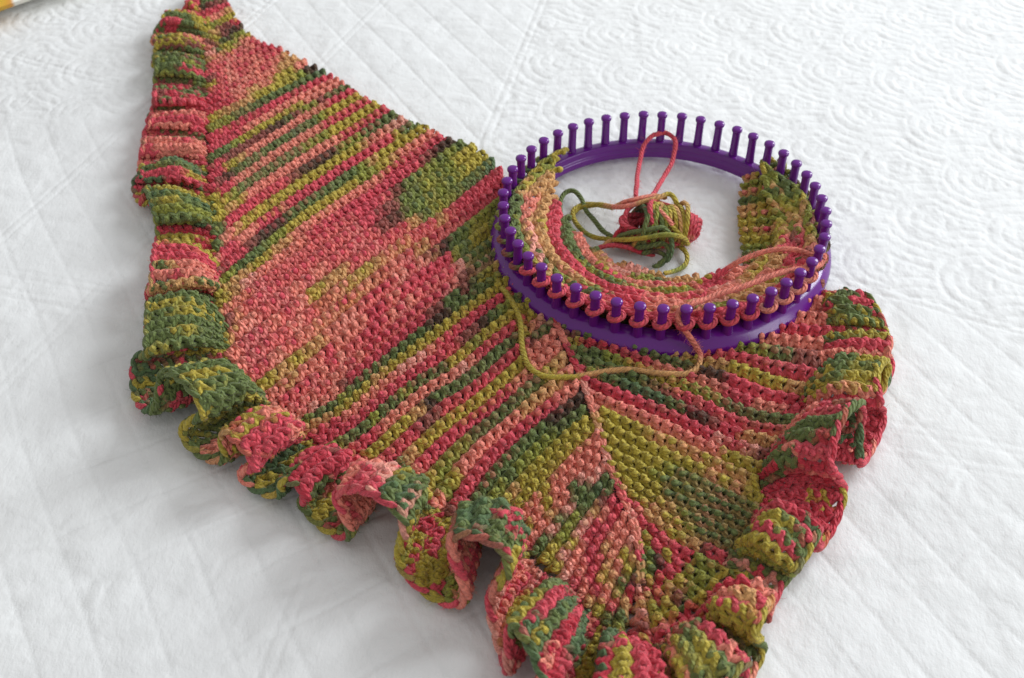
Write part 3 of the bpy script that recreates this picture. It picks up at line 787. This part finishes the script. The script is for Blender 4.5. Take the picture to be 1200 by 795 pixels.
# right hand flap of the ruffle inside the loom
FLAP = [[(886, 196, .012), (900, 190, .018), (913, 188, .023)], [(874, 208, .008), (898, 202, .016), (928, 205, .024)], [(869, 228, .007), (900, 222, .015), (942, 226, .026)],
        [(867, 250, .007), (900, 244, .015), (948, 248, .026)], [(868, 272, .007), (900, 266, .014), (950, 270, .025)], [(871, 292, .007), (905, 288, .012), (945, 290, .023)], [(872, 308, .006), (900, 306, .010), (930, 306, .019)], [(866, 322, .006), (890, 324, .009), (912, 322, .014)]]
def flap_grid():
    R_ = np.array([resample(catmull(P3(k), 60), 30) for k in FLAP]); mid = R_[:, 15]; d = np.r_[0, np.cumsum(np.linalg.norm(np.diff(mid, axis=0), axis=1))]
    na = int(d[-1]/.0054/2)*2; A = na*3+1; G = np.stack([[catmull(R_[:, j], 200)[int(t)] for t in np.linspace(0, 199, A)] for j in range(30)], 1)
    G[..., 2] += .0015*vnoise(G[..., 0]*60, G[..., 1]*60, 77)
    return G, na
GF, nF = flap_grid()
PF = Patch(GF, nF, seed=5, wale=.0095, side=-1)
FLAP_COL = ['LLOL', 'LLGL', 'SOLL/TOLG', 'LLGG', 'SSTL/TOGL', 'GLGG', 'TOOO', 'TSSO/OOTO', 'OLLO', 'TRRO/OTTL', 'OOLL', 'LLOO', 'GLOO', 'LGOL', 'MRRR', 'GLOO/LLTT', 'OLTR']
build_patch(PF, 'loom_ridge', strings_fn(FLAP_COL), shawl, 1)
# loops round the pegs
LOOPC = {}
for k in range(48):
    if 1 <= k <= 13: continue
    x, y, a = pegpos(k)
    front = 22 <= k <= 38
    z = .0325 if front else .0245
    tb = Tubes(); t_ = np.linspace(-2.5, 2.5, 15); R0 = .0057
    px_ = R0*np.cos(t_); py_ = R0*np.sin(t_)
    zz = z-.0022*np.cos(t_)*0+.0016*np.sin(t_*1.0)
    bk = 1.0 if front else .55
    px_ = np.r_[-.020*bk, -.012*bk, px_, -.013*bk, -.021*bk]; py_ = np.r_[-.0035, -.0030, py_*1.0, .0030, .0035]; zz = np.r_[z-.009, z-.003, zz, z-.003, z-.009]
    X = x+px_*math.cos(a)-py_*math.sin(a); Y = y+px_*math.sin(a)+py_*math.cos(a)
    if 23 <= k <= 26: cs = 'PPSPP'
    elif 27 <= k <= 38: cs = 'RRRRR'
    elif 39 <= k <= 41: cs = 'RRMGG'
    elif k > 41 or k < 3: cs = 'GLLEG'
    else: cs = 'GLDMG'
    strand(tb, np.stack([X, Y, zz], 1), .00235, cs, wob=.0002)
    tb.build('peg_loop', shawl)

# ---------------------------------------------------------------- loose working yarn
wy = empty('working_yarn', tuple(at(810, 372, .04))); tag(wy, 'loose salmon to olive yarn trailing from the front pegs over the loom rim', 'yarn')
tb = Tubes()
strand(tb, P3([(838, 326, .020), (850, 315, .025), (870, 304, .032), (898, 295, .038), (925, 292, .040), (948, 297, .038), (962, 308, .034), (966, 303, .033)]), .0023, 'RSSSSSS')
tb.build('back_strand', wy)
tb = Tubes()
strand(tb, P3([(967, 297, .032), (964, 307, .034), (952, 314, .040), (935, 316, .043), (905, 323, .043), (870, 337, .042), (838, 347, .041), (812, 357, .043), (800, 361, .043), (795, 370, .040), (799, 383, .032), (810, 398, .024), (819, 413, .012), (818, 428, .011), (805, 438, .0115), (780, 439, .0125), (740, 434, .0125), (700, 437, .0125), (665, 443, .0125), (637, 441, .0125), (619, 428, .0125), (611, 405, .0125), (609, 380, .0125), (604, 360, .0125), (592, 342, .0125), (584, 332, .010), (586, 320, .006)]), .0024, 'SSSSSSSSSSTTTTTOOOOOOOO')
tb.build('front_strand', wy)

# ---------------------------------------------------------------- the little ball of yarn
ball = empty('yarn_ball', tuple(at(768, 290, 0))); tag(ball, 'small wound bundle of pink, olive and green yarn inside the purple loom', 'ball of yarn')
bc = at(768, 282, .002); bc[2] = 0
ax = at(800, 276, .02)-at(736, 280, .02); ax[2] = 0; ax /= np.linalg.norm(ax); ay = np.array([-ax[1], ax[0], 0]); az = np.array([0, 0, 1.])
def BL(x, y, z): return bc+ax*x*1.22+ay*y*1.2+az*(z*1.22)
tb = Tubes()
for k in range(9):       # pink skein: long ovals
    t = np.linspace(0, 2*math.pi, 40); ry = .006+.0018*(k % 3); rx = .0285+.0014*math.sin(k*2.1); zc = .007+.0036*(k//2); tilt = .3*math.sin(k*1.7)
    cc_ = .9 if k else .8
    pts = [BL(.001+rx*math.cos(a)*(1-.1*abs(math.sin(k))), (ry+.004)*math.sin(a)+.003*math.sin(k), zc+.0030*math.cos(a*2+k)+tilt*.008*math.sin(a)) for a in t]
    strand(tb, pts, .0023, random.choice(['RRRRCRR', 'RRCRRRS', 'CRRRRSR']))
tb.build('pink_skein', ball)
# right hand end: rings round a small hole
for k, rr in enumerate((.0125, .0088, .0048)):
    tb = Tubes()
    t = np.linspace(0, 2*math.pi, 26); o_ = BL(.0245+.001*k, -.007-.0012*k, .0135)
    d1 = ay*-.15+az*.95+ax*.05; d2 = ax*.75+ay*.62
    pts = [o_+d1*rr*1.15*math.sin(a)+d2*rr*math.cos(a) for a in t]
    strand(tb, pts, .0023, 'RRRSRRR'); tb.build('coil_ring', ball)
tb = Tubes()
t = np.linspace(0, 2*math.pi, 22); pts = [BL(-.026, -.006, .011)+ax*.0075*math.cos(a)+az*.0075*math.sin(a)+ay*.003*math.sin(a) for a in t]; strand(tb, pts, .0023, 'RCCRC')
tb.build('pink_end_coil', ball)
tb = Tubes(); nt = 11    # olive and green turns round the waist
t = np.linspace(0, nt*2*math.pi, nt*26)
pts = []
for a in t:
    f = a/t[-1]; xx = -.014+.034*f+.0006*math.sin(a*.7); rr = 1.0+.08*math.sin(f*7)+.07*math.sin(a*.37+2)+.05*math.sin(a*1.31)
    pts.append(BL(xx+.0032*math.sin(a+.6*math.sin(a*.21)), .0150*rr*math.cos(a), .0150+.0138*rr*math.sin(a)))
strand(tb, pts, .0022, 'EGGMGGLGGLOLOLOOTOOOTTOOTOO')
tb.build('olive_wrap', ball)
tb = Tubes()
strand(tb, P3([(672, 250, .003), (680, 243, .004), (700, 240, .012), (720, 243, .024), (735, 242, .032), (755, 236, .036), (772, 232, .037), (784, 228, .036), (792, 236, .034), (796, 248, .024)]), .0023, 'OOOTSSTTOO')
strand(tb, P3([(718, 244, .020), (732, 236, .031), (748, 233, .035), (768, 230, .034), (782, 233, .033)]), .0023, 'TSSST')
strand(tb, P3([(735, 244, .022), (745, 237, .031), (756, 234, .033), (764, 236, .031)]), .0023, 'RSRR')
tb.build('top_strand', ball)
tb = Tubes()             # slack crossing wraps
for k in range(5):
    a0 = k*1.3; t = np.linspace(0, 2*math.pi*1.15, 24)
    pts = [BL(-.004+.006*k-.010+.012*math.sin(a+a0), (.0165+.002*math.sin(k*3+a))*math.cos(a+.4*k), .0165+(.0150+.002*math.cos(k*2+a))*math.sin(a+.4*k)) for a in t]
    strand(tb, pts, .0022, ['OLGGL', 'TTOOT', 'GGLOO', 'RRSRR', 'OOTTS'][k])
o = tb.build('crossing_wrap', ball)
tb = Tubes()             # tall pink loop hooked behind one peg
strand(tb, P3([(752, 243, .024), (745, 230, .030), (746, 215, .026), (748, 200, .022), (751, 185, .022), (756, 169, .026), (764, 160, .028), (771, 157.5, .029), (777, 155.5, .029), (784, 157, .029), (790, 164, .027), (791, 178, .024), (787, 192, .022), (778, 206, .022), (770, 220, .026), (764, 232, .030), (758, 243, .026)]), .0023, 'RRRRRRRRR')
tb.build('tall_loop', ball)
tb = Tubes()             # green loops at the left and front
strand(tb, P3([(662, 268, .010), (656, 250, .006), (657, 236, .005), (663, 226, .006), (672, 224, .007), (681, 232, .006), (687, 246, .004), (697, 260, .004), (710, 273, .005), (722, 281, .008), (745, 282, .010)]), .0023, 'LGGGGGGGGG')
tb.build('green_loop', ball)
tb = Tubes()
strand(tb, P3([(720, 243, .020), (700, 240, .008), (684, 240, .004), (673, 246, .003), (672, 256, .003), (681, 268, .003), (694, 277, .003), (712, 281, .005), (735, 281, .008)]), .0023, 'OOOOOLOL')
tb.build('olive_loop', ball)
tb = Tubes()
strand(tb, P3([(712, 285, .006), (726, 276, .017), (745, 272, .027), (765, 269, .031), (778, 268, .031), (786, 279, .025), (787, 295, .014), (781, 308, .006)]), .0023, 'GGGGGGEE')
strand(tb, P3([(706, 291, .006), (716, 281, .012), (735, 281, .020), (758, 279, .026), (775, 276, .029), (790, 276, .028), (803, 280, .020), (806, 288, .010)]), .0023, 'TOOOLLOO')
strand(tb, P3([(700, 291, .004), (715, 287, .010), (732, 289, .012), (750, 296, .008), (768, 300, .006)]), .0023, 'RRRCR')
strand(tb, P3([(745, 290, .013), (760, 288, .017), (775, 285, .019), (783, 292, .016), (780, 303, .009), (770, 311, .004)]), .0023, 'GGGGEG')
strand(tb, P3([(752, 297, .008), (768, 294, .012), (779, 300, .009), (774, 310, .004), (764, 313, .004)]), .0023, 'GDGEG')
tb.build('front_strand', ball)
tb = Tubes()
strand(tb, P3([(796, 287, .008), (803, 294, .004), (805, 303, .003), (800, 313, .003), (788, 319, .005), (778, 321, .010)]), .0022, 'OOOLLO')
tb.build('small_loop', ball)

# ---------------------------------------------------------------- stray wool fibres
def fuzz(parent, objs, n, name='fuzz'):
    Vs, Cs, Ns = [], [], []
    for o in objs:
        me = o.data; k = len(me.vertices)
        co = np.zeros(k*3, np.float32); me.vertices.foreach_get('co', co); no = np.zeros(k*3, np.float32); me.vertices.foreach_get('normal', no)
        cl = np.zeros(k*4, np.float32); me.attributes['dye'].data.foreach_get('color', cl)
        Vs.append(co.reshape(-1, 3)); Ns.append(no.reshape(-1, 3)); Cs.append(cl.reshape(-1, 4))
    V = np.vstack(Vs); N_ = np.vstack(Ns); C_ = np.vstack(Cs); q = rng.integers(0, len(V), n)
    P = V[q]; D = N_[q]*.7+rng.normal(0, .75, (n, 3)); D /= np.linalg.norm(D, axis=1)[:, None]
    L_ = rng.uniform(.0018, .0046, n)[:, None]; W_ = np.cross(D, rng.normal(0, 1, (n, 3))); W_ /= np.linalg.norm(W_, axis=1)[:, None]
    bend = rng.normal(0, .5, (n, 3)); wd = .00009
    p1 = P+D*L_*.5; p2 = P+(D+bend*.6)*L_
    VV = np.stack([P-W_*wd, P+W_*wd, p1-W_*wd, p1+W_*wd, p2-W_*wd*.5, p2+W_*wd*.5], 1).reshape(-1, 3)
    b = np.arange(n)[:, None]*6; Fq = np.concatenate([b+np.array([[0, 1, 3, 2]]), b+np.array([[2, 3, 5, 4]])], 0)
    cc = np.repeat(np.clip(C_[q]*1.1, 0, 1), 6, 0)
    me = mesh_from(name, VV, Fq, YARN, True, {'dye': ('FLOAT_COLOR', cc), 'twist': ('FLOAT_VECTOR', np.zeros((n*6, 3)))})
    o = link(name, me, parent); o['kind'] = 'stuff'
fuzz(shawl, [o for o in shawl.children if o.type == 'MESH'], 95000)
fuzz(wy, list(wy.children), 3600)
fuzz(ball, list(ball.children), 6500)

# ---------------------------------------------------------------- cushion corner behind, far left
def cushion():
    m, N, L, B = newmat('printed_cushion_cotton'); B.inputs['Roughness'].default_value = .85
    tc = N.new('ShaderNodeTexCoord'); mp = N.new('ShaderNodeMapping'); L.new(tc.outputs['Object'], mp.inputs[0])
    mp.inputs['Location'].default_value = (.004, .180, 0); mp.inputs['Scale'].default_value = (1, 1, 0)
    le = N.new('ShaderNodeVectorMath'); le.operation = 'LENGTH'; L.new(mp.outputs[0], le.inputs[0])
    cr = N.new('ShaderNodeValToRGB'); e = cr.color_ramp.elements; e[0].position = 0; e[0].color = (.55, .33, .02, 1); e[1].position = .019; e[1].color = (.80, .78, .70, 1)
    q = e.new(.0155); q.color = (.62, .27, .03, 1); q2 = e.new(.007); q2.color = (.60, .36, .03, 1)
    L.new(le.outputs['Value'], cr.inputs[0]); L.new(cr.outputs[0], B.inputs['Base Color'])
    n = 40; s_ = np.linspace(-1, 1, n); U, W_ = np.meshgrid(s_, s_); k = 4.0
    rr = (np.abs(U)**k+np.abs(W_)**k)**(1/k)
    ed = np.sqrt(np.clip((1-U**2)*(1-W_**2), 0, 1)); H1 = .022*ed**.7
    X = U*.20*(1-.05*(1-np.abs(W_)**2)); Y = W_*.20*(1-.05*(1-np.abs(U)**2))
    top = np.stack([X, Y, .047+H1], -1).reshape(-1, 3); bot = np.stack([X, Y, .047-H1*.95], -1).reshape(-1, 3)
    i = np.arange(n*n).reshape(n, n); Ft = np.stack([i[:-1, :-1], i[:-1, 1:], i[1:, 1:], i[1:, :-1]], -1).reshape(-1, 4)
    me = mesh_from('cushion', np.vstack([top, bot]), np.vstack([Ft, Ft[:, ::-1]+n*n]), m)
    o = link('cushion', me); tag(o, 'white cushion with an orange printed spot, only its corner showing at the far left', 'cushion')
    return o
cu = cushion(); p_ = at(5, 7, .022); cu.rotation_euler = (0, 0, math.radians(45)); cu.location = (p_[0]-.19*.7071, p_[1]+.19*.7071, -.025)
